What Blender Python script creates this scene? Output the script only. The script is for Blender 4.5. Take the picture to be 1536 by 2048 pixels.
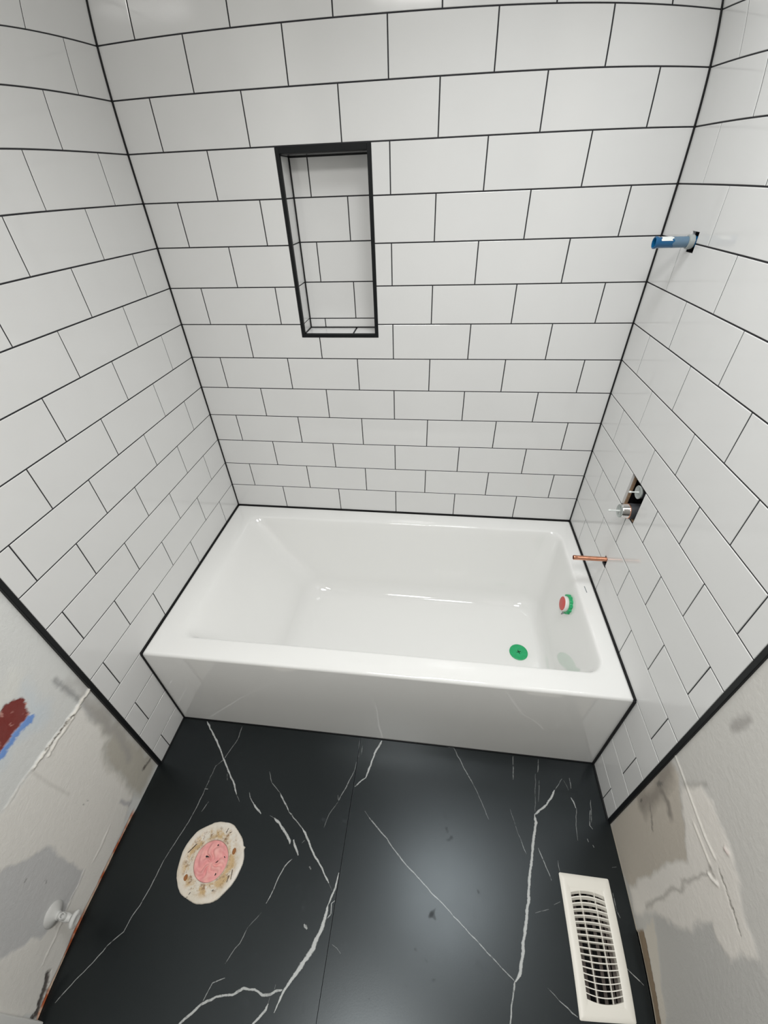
import bpy, bmesh, math, random
import numpy as np
from mathutils import Matrix, Vector

random.seed(4); rng = np.random.default_rng(7)
for o in list(bpy.data.objects): bpy.data.objects.remove(o)
SC = bpy.context.scene
COL = SC.collection

# ---------------------------------------------------------------- camera
cd = bpy.data.cameras.new('camera'); cam = bpy.data.objects.new('camera', cd); COL.objects.link(cam); SC.camera = cam
CAM_LOC = (0.92229, -1.48352, 1.61068)
CAM_ROT = [[0.9923005, -0.1138211, -0.0488309], [0.1195755, 0.7776955, 0.617164], [-0.0322707, -0.6182511, 0.7853179]]   # columns: right, forward, up
cam.matrix_world = Matrix([[CAM_ROT[i][0], CAM_ROT[i][2], -CAM_ROT[i][1], CAM_LOC[i]] for i in range(3)] + [[0, 0, 0, 1]])
cd.sensor_fit = 'VERTICAL'; cd.sensor_width = 27; cd.sensor_height = 36; cd.lens = 14.67; cd.clip_start = .01
cd.type = 'PANO'; cd.panorama_type = 'FISHEYE_LENS_POLYNOMIAL'; cd.fisheye_fov = math.pi   # ultra-wide phone lens
cd.fisheye_polynomial_k0 = 0
cd.fisheye_polynomial_k1, cd.fisheye_polynomial_k2, cd.fisheye_polynomial_k3, cd.fisheye_polynomial_k4 = (-0.069884633, 0.0003009683, 9.5177216e-05, -2.7511757e-06)

# ---------------------------------------------------------------- world, lights, exposure
wd = bpy.data.worlds.new('world'); SC.world = wd; wd.use_nodes = True
wd.node_tree.nodes['Background'].inputs[0].default_value = (.8, .85, .9, 1)
wd.node_tree.nodes['Background'].inputs[1].default_value = .3
def area(name, loc, rot, size, power, col, shape='DISK', size_y=None, spread=180):
    l = bpy.data.lights.new(name, 'AREA'); l.shape = shape; l.size = size; l.energy = power; l.color = col
    if size_y: l.size_y = size_y
    l.spread = math.radians(spread)
    o = bpy.data.objects.new(name, l); COL.objects.link(o); o.location = loc; o.rotation_euler = rot
    return o
area('ceiling_lamp', (1.14, -0.80, 2.42), (0, 0, 0), .48, 6.6, (.98, 1, 1), spread=128)
area('room_lamp', (.72, -1.70, 2.42), (0, 0, 0), .5, 18, (1, .988, .958))
SC.view_settings.view_transform = 'Standard'; SC.view_settings.look = 'None'
SC.view_settings.gamma = 1; SC.view_settings.use_curve_mapping = False
SC.view_settings.exposure = 0.0

# ---------------------------------------------------------------- measures (metres; x right, y into the alcove, z up)
W = 1.5268; H = .11521; P = .26; Z0 = .5513; RIM = .4342; DT = .8089; DL = .9711; DR = .9731
CEIL = 2.44; YF = -2.45
ZL = lambda k: Z0 + k*H
G = .0016          # half a grout joint
TD = .0014         # how far the grout lies behind the tile faces

# ---------------------------------------------------------------- helpers
def obj(name, me, mat=None, parent=None, mats=None):
    o = bpy.data.objects.new(name, me); COL.objects.link(o)
    if parent: o.parent = parent
    if mat and not me.materials: me.materials.append(mat)
    if mats and not me.materials:
        for m in mats: me.materials.append(m)
    return o
def struct(o): o['kind'] = 'structure'; return o
def thing(name, loc, label, cat, rot=(0, 0, 0), group=None):
    o = bpy.data.objects.new(name, None); COL.objects.link(o); o.location = loc; o.rotation_euler = rot
    o.empty_display_size = .02
    return tag(o, label, cat, group)
def tag(o, label, cat, group=None):
    o['label'] = label; o['category'] = cat
    if group: o['group'] = group
    return o
def mesh(name, vs, fs, smooth=False):
    me = bpy.data.meshes.new(name); me.from_pydata([tuple(v) for v in vs], [], fs); me.update()
    if smooth: me.polygons.foreach_set('use_smooth', [True]*len(me.polygons))
    return me
def bm_done(bm, name, smooth=False):
    bmesh.ops.recalc_face_normals(bm, faces=bm.faces)
    me = bpy.data.meshes.new(name); bm.to_mesh(me); bm.free()
    if smooth: me.polygons.foreach_set('use_smooth', [True]*len(me.polygons))
    return me
def bbox(bm, lo, hi, bev=0, seg=2, mtx=None):
    g = bmesh.ops.create_cube(bm, size=1)['verts']
    for v in g: v.co = Vector([(lo[i]+hi[i])/2 + v.co[i]*(hi[i]-lo[i]) for i in range(3)])
    if bev:
        es = list({e for v in g for e in v.link_edges})
        r = bmesh.ops.bevel(bm, geom=es, offset=bev, segments=seg, affect='EDGES', profile=.5)
        g = list({v for f in r['faces'] for v in f.verts} | {v for v in g if v.is_valid})
    if mtx is not None:
        for v in g: v.co = mtx @ v.co
    return g
def box(name, lo, hi, mat, parent=None, bev=0, seg=2, mtx=None):
    bm = bmesh.new(); bbox(bm, lo, hi, bev, seg, mtx); return obj(name, bm_done(bm, name), mat, parent)
def lathe(bm, prof, n=32, mtx=Matrix(), closed=False):
    rings = []
    for r, z in prof:
        rings.append([bm.verts.new(mtx @ Vector((r*math.cos(2*math.pi*i/n), r*math.sin(2*math.pi*i/n), z))) for i in range(n)] if r > 1e-6 else [bm.verts.new(mtx @ Vector((0, 0, z)))])
    for a, b in zip(rings, rings[1:]):
        for i in range(n):
            j = (i+1) % n
            if len(a) == 1 and len(b) == 1: continue
            if len(a) == 1: bm.faces.new((a[0], b[i], b[j]))
            elif len(b) == 1: bm.faces.new((a[i], a[j], b[0]))
            else: bm.faces.new((a[i], a[j], b[j], b[i]))
def lathe_obj(name, prof, mat, parent=None, n=32, mtx=Matrix(), smooth=True, auto=35):
    bm = bmesh.new(); lathe(bm, prof, n, mtx); me = bm_done(bm, name, smooth)
    if smooth: sharp(me, auto)
    return obj(name, me, mat, parent)
def sharp(me, deg=35):
    bm = bmesh.new(); bm.from_mesh(me)
    for e in bm.edges:
        if len(e.link_faces) == 2 and e.calc_face_angle(0) > math.radians(deg): e.smooth = False
    bm.to_mesh(me); bm.free()

# ---------------------------------------------------------------- materials
def lin(r, g, b):
    f = lambda c: (c/255/12.92) if c/255 < .04045 else ((c/255+.055)/1.055)**2.4
    return (f(r), f(g), f(b), 1)
def material(name, col, rough=.5, metal=0, **kw):
    m = bpy.data.materials.new(name); m.use_nodes = True; b = m.node_tree.nodes['Principled BSDF']
    b.inputs['Base Color'].default_value = col; b.inputs['Roughness'].default_value = rough; b.inputs['Metallic'].default_value = metal
    for k, v in kw.items(): b.inputs[k.replace('_', ' ')].default_value = v
    return m
class NT:
    def __init__(s, m): s.t = m.node_tree; s.b = s.t.nodes['Principled BSDF']
    def n(s, typ, **kw):
        x = s.t.nodes.new(typ)
        for k, v in kw.items():
            if k.startswith('i_'):
                key = k[2:]; key = int(key) if key.isdigit() else key.replace('_', ' ')
                x.inputs[key].default_value = v
            else: setattr(x, k, v)
        return x
    def l(s, a, b): s.t.links.new(a, b)
    def noise(s, scale, detail=3, rough=.5, vec=None, out=0):
        x = s.n('ShaderNodeTexNoise'); x.inputs['Scale'].default_value = scale; x.inputs['Detail'].default_value = detail; x.inputs['Roughness'].default_value = rough
        if vec is None:
            g = s.n('ShaderNodeNewGeometry'); vec = g.outputs['Position']
        s.l(vec, x.inputs['Vector']); return x.outputs[out]
    def ramp(s, fac, a, b, ca=(0, 0, 0, 1), cb=(1, 1, 1, 1)):
        r = s.n('ShaderNodeValToRGB'); r.color_ramp.elements[0].position = a; r.color_ramp.elements[1].position = b
        r.color_ramp.elements[0].color = ca; r.color_ramp.elements[1].color = cb; s.l(fac, r.inputs[0]); return r.outputs[0]
    def mix(s, fac, a, b, mode='MIX'):
        x = s.n('ShaderNodeMix', data_type='RGBA', blend_type=mode)
        for v, k in ((fac, 0), (a, 6), (b, 7)):
            if hasattr(v, 'is_linked'): s.l(v, x.inputs[k])
            else: x.inputs[k].default_value = v
        return x.outputs[2]
    def math(s, op, a, b=0., c=0.):
        x = s.n('ShaderNodeMath', operation=op)
        for i, v in enumerate((a, b, c)):
            if hasattr(v, 'is_linked'): s.l(v, x.inputs[i])
            else: x.inputs[i].default_value = v
        return x.outputs[0]
    def bump(s, h, strength, dist=.001):
        x = s.n('ShaderNodeBump'); x.inputs['Strength'].default_value = strength; x.inputs['Distance'].default_value = dist
        s.l(h, x.inputs['Height']); s.l(x.outputs[0], s.b.inputs['Normal'])

M = {}
M['tile'] = material('white_ceramic_tile', (.80, .80, .79, 1), .09)
t = NT(M['tile']); t.l(t.mix(t.noise(6, 2), (.76, .76, .755, 1), (.80, .80, .795, 1)), t.b.inputs['Base Color']); t.bump(t.noise(14, 2), .12, .0012)
M['grout'] = material('charcoal_grout', (.022, .022, .026, 1), .85); t = NT(M['grout']); t.bump(t.noise(900, 2), .3, .0004)
M['caulk'] = material('black_caulk', (.007, .007, .008, 1), .5, 0, Specular_IOR_Level=.3)
M['profile'] = material('black_profile', (.006, .007, .008, 1), .5, 0, Specular_IOR_Level=.25)
M['nichetop'] = material('niche_top_metal', (.05, .05, .052, 1), .25, .3)
M['enamel'] = material('white_enamel', (.86, .86, .845, 1), .05)
M['enamel'].node_tree.nodes['Principled BSDF'].inputs['Coat Weight'].default_value = .3
M['enamel'].node_tree.nodes['Principled BSDF'].inputs['Coat Roughness'].default_value = .03
M['ceiling'] = material('ceiling_paint', (.8, .8, .79, 1), .9)
M['plainwall'] = material('primer_paint', (.30, .30, .29, 1), .9)
M['casing'] = material('casing_paint', (.85, .85, .83, 1), .5)
M['copper'] = material('copper_pipe', (.72, .33, .20, 1), .28, 1); t = NT(M['copper']); t.l(t.mix(t.noise(60, 3), (.60, .25, .15, 1), (.80, .42, .28, 1)), t.b.inputs['Base Color'])
M['dark'] = material('wall_cavity_dark', (.012, .011, .011, 1), .9)
M['wood'] = material('board_edge', (.32, .20, .12, 1), .9); t = NT(M['wood']); t.l(t.mix(t.noise(120, 3), (.24, .13, .07, 1), (.45, .33, .22, 1)), t.b.inputs['Base Color'])
M['rubber'] = material('dark_valve_body', (.035, .037, .042, 1), .5, 0)
M['chrome'] = material('chrome', (.75, .73, .72, 1), .12, 1)
M['clear'] = material('cloudy_clear_plastic', (.58, .62, .60, 1), .25, 0, Alpha=.93); M['clear'].node_tree.nodes['Principled BSDF'].inputs['Transmission Weight'].default_value = .35
M['blue'] = material('blue_clear_plastic', (.010, .15, .36, 1), .10, 0); M['blue'].node_tree.nodes['Principled BSDF'].inputs['Transmission Weight'].default_value = .35
M['wrap'] = material('grey_clear_film', (.30, .42, .50, 1), .12, 0, Alpha=.4)
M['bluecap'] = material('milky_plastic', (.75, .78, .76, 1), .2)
M['green'] = material('green_plastic', (.015, .40, .14, 1), .35); t = NT(M['green']); t.l(t.mix(t.noise(90, 2), (.01, .33, .11, 1), (.03, .47, .19, 1)), t.b.inputs['Base Color'])
M['red'] = material('coral_red_plastic', (.62, .08, .07, 1), .4)
M['whiteplastic'] = material('white_plastic', (.82, .78, .76, 1), .35)
M['register'] = material('cream_plastic', (.88, .85, .775, 1), .38)
M['vane'] = material('damper_vane', (.14, .12, .11, 1), .5)
M['painted'] = material('painted_over_metal', (.60, .60, .585, 1), .55)
M['ink'] = material('grey_ink', (.12, .14, .18, 1), .6)

def slate(name, vein):
    m = material(name, (.01, .01, .01, 1), .36); t = NT(m)
    g = t.n('ShaderNodeNewGeometry').outputs['Position']
    a = t.noise(3.5, 4, .6, g); b = t.noise(260, 2, .6, g)
    c = t.mix(t.ramp(a, .35, .7), (.0016, .0028, .0028, 1), (.0040, .0054, .0058, 1))
    c = t.mix(t.math('MULTIPLY', b, .35), c, (.010, .011, .012, 1))
    sp = t.ramp(t.noise(22, 2, .5, g), .68, .78)
    c = t.mix(t.math('MULTIPLY', sp, .55), c, (.004, .004, .005, 1))
    rg = t.math('ADD', t.math('MULTIPLY', t.noise(5, 3, .6, g), .06), .275)
    rg = t.math('ADD', rg, t.math('MULTIPLY', sp, .2))
    if vein:
        uv = t.n('ShaderNodeUVMap').outputs[0]; s = t.n('ShaderNodeSeparateXYZ'); t.l(uv, s.inputs[0])
        v = t.math('ABSOLUTE', t.math('SUBTRACT', s.outputs[1], .5))           # 0 on the middle line, .5 at the strip's side
        wob = t.math('MULTIPLY', t.math('SUBTRACT', t.noise(170, 3, .6, g), .5), .34)
        e = t.ramp(t.math('ADD', v, wob), .20, .34, (1, 1, 1, 1), (0, 0, 0, 1))
        brk = t.ramp(t.noise(75, 3, .6, g), .30, .48)
        at = t.n('ShaderNodeAttribute', attribute_name='strength').outputs['Fac']
        low = t.math('MULTIPLY', e, at)
        f = t.math('MULTIPLY', low, t.math('MAXIMUM', brk, t.math('MULTIPLY', at, t.math('MULTIPLY', at, at))))
        c = t.mix(f, c, (.50, .51, .50, 1))
    t.l(c, t.b.inputs['Base Color']); t.l(rg, t.b.inputs['Roughness']); t.bump(b, .10, .0004)
    t.b.inputs['Specular IOR Level'].default_value = .5; t.b.inputs['Specular Tint'].default_value = (.86, .95, 1, 1)
    return m
M['slate'] = slate('black_veined_stone', False); M['vein'] = slate('black_stone_with_vein', True)

def painted_wall():
    m = material('patched_drywall', (.6, .6, .6, 1), .8); t = NT(m)
    a = t.n('ShaderNodeAttribute', attribute_name='paint').outputs['Color']
    g = t.n('ShaderNodeNewGeometry').outputs['Position']
    c = t.mix(t.math('MULTIPLY', t.noise(30, 4, .6, g), .10), a, (.45, .44, .42, 1))
    c = t.mix(1., c, (1.32, 1.31, 1.29, 1), 'MULTIPLY'); t.l(c, t.b.inputs['Base Color']); t.bump(t.noise(70, 4, .65, g), .35, .003)
    return m
M['drywall'] = painted_wall()

# ---------------------------------------------------------------- data measured off the room
VEINS = [
 (0.35, [(0.2426, -0.8201, 2.32), (0.2431, -0.8697, 2.24), (0.2188, -0.9411, 2.13), (0.2011, -0.9617, 2.11), (0.1956, -1.0339, 1.99)]),
 (0.45, [(0.196, -1.0353, 2.16), (0.1927, -1.0831, 2.08), (0.1855, -1.1291, 2.01), (0.1692, -1.1867, 1.92), (0.1567, -1.2317, 1.86)]),
 (0.55, [(0.1567, -1.2317, 2.15), (0.1499, -1.2974, 2.05), (0.1419, -1.3378, 1.99), (0.1323, -1.3611, 1.97), (0.1267, -1.3972, 1.93), (0.0972, -1.4312, 1.91), (0.076, -1.4726, 1.9), (0.048, -1.5163, 1.9), (0.0187, -1.5741, 1.92)]),
 (0.9, [(0.0983, -0.8159, 4.78), (0.1218, -0.8405, 4.68), (0.165, -0.8778, 4.52), (0.2147, -0.932, 4.3), (0.2551, -0.9745, 4.13), (0.2917, -1.0107, 3.99), (0.3112, -1.0386, 3.88)]),
 (0.3, [(0.3112, -1.0386, 1.94), (0.3293, -1.0575, 1.91)]),
 (0.6, [(0.3528, -1.0278, 2.43), (0.3608, -1.0417, 2.4), (0.3805, -1.0602, 2.35)]),
 (0.9, [(0.3758, -1.0545, 4.1), (0.3907, -1.0672, 4.05), (0.4137, -1.0826, 3.98)]),
 (0.4, [(0.4434, -1.0834, 1.82), (0.4624, -1.0891, 1.81)]),
 (0.95, [(0.4624, -1.0891, 5.43), (0.4866, -1.1038, 5.34), (0.512, -1.1236, 5.22), (0.5289, -1.1401, 5.13), (0.5321, -1.1488, 5.09)]),
 (0.95, [(0.541, -1.1369, 5.13), (0.5502, -1.1521, 5.06), (0.5586, -1.1618, 5.0), (0.5665, -1.1732, 4.95)]),
 (0.35, [(0.3998, -0.9591, 2.04), (0.4185, -0.9906, 1.98), (0.4586, -1.0185, 1.92)]),
 (0.8, [(0.4586, -1.0185, 3.52), (0.5038, -1.0669, 3.36)]),
 (0.6, [(0.5038, -1.0669, 2.75), (0.5342, -1.0871, 2.68), (0.5642, -1.1085, 2.62)]),
 (0.95, [(0.5609, -1.1051, 4.09), (0.5907, -1.1368, 3.96), (0.6175, -1.1692, 3.83), (0.6459, -1.1932, 3.72), (0.667, -1.2171, 3.63), (0.6745, -1.2253, 3.6)]),
 (0.3, [(0.6745, -1.2253, 1.54), (0.6881, -1.2401, 1.52)]),
 (0.95, [(0.6998, -1.1991, 3.93), (0.6997, -1.2147, 3.88), (0.6967, -1.2328, 3.81), (0.6883, -1.2561, 3.74), (0.6833, -1.2713, 3.69)]),
 (1, [(0.6844, -1.2687, 3.7), (0.6812, -1.2976, 6.01), (0.677, -1.3212, 8.25), (0.6668, -1.3449, 9.26), (0.6618, -1.3632, 9.13), (0.646, -1.3868, 8.99), (0.6331, -1.4076, 8.88), (0.6199, -1.4262, 7.7), (0.6075, -1.4466, 5.45), (0.6023, -1.4598, 3.79), (0.5934, -1.49, 2.14)]),
 (0.8, [(0.701, -1.2608, 2.48), (0.6926, -1.2678, 2.46), (0.6956, -1.2889, 2.42), (0.6828, -1.3044, 2.39)]),
 (0.9, [(0.6075, -1.4466, 4.36), (0.5848, -1.4517, 4.37), (0.575, -1.4592, 4.36), (0.5549, -1.463, 4.37), (0.5311, -1.4557, 4.41), (0.5025, -1.4574, 4.44), (0.4787, -1.4724, 4.44), (0.4586, -1.4763, 4.45), (0.4372, -1.4823, 4.47), (0.4042, -1.5015, 4.48), (0.3646, -1.545, 4.49), (0.338, -1.5787, 4.52)]),
 (0.75, [(0.5508, -1.1839, 2.46), (0.5323, -1.2049, 2.42), (0.5226, -1.2297, 2.37), (0.5124, -1.2715, 2.29), (0.505, -1.2895, 2.26)]),
 (0.25, [(0.4985, -1.3096, 1.48), (0.471, -1.3434, 1.45)]),
 (0.45, [(0.471, -1.3434, 1.69), (0.4608, -1.3766, 1.65), (0.4446, -1.4011, 1.63), (0.4361, -1.4199, 1.62)]),
 (0.6, [(0.4465, -1.4455, 1.7), (0.4174, -1.459, 1.7), (0.4042, -1.5015, 1.68)]),
 (0.4, [(0.5825, -1.4394, 1.43), (0.5819, -1.4521, 1.42)]),
 (0.3, [(0.575, -1.4592, 1.31), (0.5732, -1.4824, 1.29)]),
 (0.95, [(0.5742, -1.476, 4.33), (0.5716, -1.4868, 4.31), (0.5589, -1.5031, 4.3), (0.5468, -1.5163, 4.29), (0.5362, -1.5336, 4.29)]),
 (0.95, [(0.7818, -0.8156, 5.03), (0.7611, -0.8597, 4.87), (0.7518, -0.903, 4.71), (0.74, -0.9427, 4.57)]),
 (0.8, [(0.74, -0.9427, 3.59), (0.7287, -0.9505, 3.57), (0.7075, -0.9724, 3.52)]),
 (0.35, [(0.7, -0.8243, 2.34), (0.7041, -0.8801, 2.24), (0.6969, -0.9272, 2.16)]),
 (0.5, [(0.6969, -0.9272, 2.49), (0.6786, -0.9776, 2.4), (0.6604, -1.0215, 2.32)]),
 (0.3, [(0.6604, -1.0215, 1.85), (0.6375, -1.0601, 1.8), (0.6292, -1.0956, 1.75)]),
 (0.35, [(0.7133, -0.8404, 2.13), (0.7129, -0.8696, 2.08)]),
 (0.5, [(0.6556, -1.0034, 2.04), (0.6613, -1.0214, 2.01)]),
 (0.3, [(0.7525, -1.0375, 1.95), (0.7692, -1.0533, 1.92)]),
 (0.6, [(0.7692, -1.0533, 2.66), (0.8231, -1.0948, 2.55), (0.8829, -1.1467, 2.41), (0.9532, -1.196, 2.28), (1.0185, -1.2395, 2.18), (1.0795, -1.283, 2.09), (1.1369, -1.3223, 2.02), (1.1942, -1.3626, 1.96)]),
 (0.45, [(1.044, -0.8118, 2.63), (1.077, -0.8725, 2.5), (1.1082, -0.9217, 2.39)]),
 (0.3, [(1.1082, -0.9217, 2.08), (1.1324, -0.9688, 1.99), (1.1524, -1.0158, 1.91)]),
 (0.4, [(1.4081, -0.871, 1.96), (1.3767, -0.9085, 1.91)]),
 (0.95, [(1.3767, -0.9085, 4.76), (1.3619, -0.9313, 4.68), (1.3422, -0.9542, 4.59), (1.31, -0.9781, 4.51), (1.2985, -0.986, 4.48)]),
 (1, [(1.3001, -0.9855, 4.48), (1.3008, -1.0049, 6.61), (1.2887, -1.0419, 7.11), (1.2739, -1.0988, 5.41), (1.261, -1.1409, 5.87), (1.2456, -1.2081, 6.15), (1.2264, -1.2762, 6.39), (1.217, -1.3158, 6.76), (1.2086, -1.3449, 6.62), (1.1942, -1.3626, 5.45)]),
 (0.8, [(1.1947, -1.3579, 3.28), (1.1879, -1.3838, 3.23), (1.181, -1.4071, 3.19), (1.1756, -1.4409, 3.15), (1.1712, -1.4664, 3.13)]),
 (0.25, [(1.3216, -0.8657, 1.98), (1.3018, -0.9812, 1.8)]),
 (0.4, [(1.3394, -0.8173, 2.23), (1.3296, -0.8598, 2.15)]),
 (0.25, [(1.3308, -0.8846, 1.95), (1.3176, -0.9479, 1.85)]),
 (0.4, [(1.253, -0.8162, 2.41), (1.2437, -0.8919, 2.27)]),
 (0.5, [(1.4332, -0.8657, 2.13), (1.4313, -0.8975, 2.08)]),
 (0.8, [(1.4253, -0.9241, 4.07), (1.4306, -0.9351, 4.03), (1.4341, -0.9528, 3.97)]),
 (0.35, [(1.4364, -0.9522, 1.83), (1.4236, -1.0007, 1.76), (1.4198, -1.0395, 1.7)]),
 (0.25, [(1.4125, -0.8754, 1.79), (1.4222, -0.9033, 1.75)]),
 (0.6, [(1.4784, -0.9543, 2.44), (1.4662, -0.9958, 2.35), (1.4729, -1.0048, 2.34)]),
 (0.35, [(1.4878, -0.924, 1.87), (1.4728, -0.9879, 1.78)]),
 (0.25, [(1.2239, -0.9798, 1.81), (1.2321, -1.0094, 1.76), (1.2396, -1.0411, 1.71)]),
 (0.45, [(1.2396, -1.0411, 1.86), (1.2588, -1.0916, 1.77)]),
 (0.55, [(1.2965, -1.0721, 2.21), (1.3079, -1.1038, 2.15), (1.3219, -1.1452, 2.07)]),
 (0.8, [(1.4497, -1.0317, 2.85), (1.4514, -1.0396, 2.84)]),
 (0.6, [(1.4623, -1.0458, 2.82), (1.4644, -1.0517, 2.81)]),
 (0.3, [(1.2641, -1.2217, 1.46), (1.3033, -1.2095, 1.47)]),
 (0.4, [(1.319, -1.1983, 1.73), (1.3376, -1.1898, 1.75)]),
 (0.4, [(1.2751, -1.3659, 1.42), (1.3, -1.3868, 1.41)]),
 (0.7, [(1.3, -1.3868, 2.18), (1.3197, -1.399, 2.17), (1.3419, -1.4145, 2.17)]),
 (0.7, [(1.484, -1.3095, 1.86), (1.5048, -1.3277, 1.85), (1.5204, -1.3416, 1.85)]),
 (0.5, [(1.4894, -1.1543, 1.8), (1.489, -1.1921, 1.75), (1.4948, -1.2073, 1.73)]),
 (0.3, [(1.5041, -1.0951, 1.62), (1.5175, -1.0924, 1.63)]),
 (0.4, [(1.3498, -1.0961, 1.76), (1.3496, -1.1223, 1.72)]),
 (0.8, [(0.6258, -1.318, 5.97), (0.6302, -1.3221, 5.94), (0.6364, -1.3271, 5.91)]),
 (0.35, [(0.6076, -1.195, 5.35), (0.6145, -1.2009, 5.31)]),
 (0.6, [(0.1941, -1.0341, 3.33), (0.2059, -1.0337, 3.32)]),
 (0.4, [(0.2252, -1.0687, 2.25), (0.2143, -1.0983, 2.2)]),
 (0.3, [(0.712, -1.3484, 1.49), (0.7256, -1.3534, 1.48), (0.7385, -1.3627, 1.46)]),
 (0.4, [(0.9941, -0.8061, 2.65), (1.044, -0.8118, 2.63)]),
 (0.25, [(0.9201, -0.8096, 2.13), (0.9941, -0.8089, 2.12)]),
 (0.5, [(0.5762, -1.1348, 2.27), (0.5692, -1.1428, 2.26)]),
 (0.35, [(0.2528, -0.9815, 2.57), (0.2613, -1.0007, 2.53)]),
]
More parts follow.
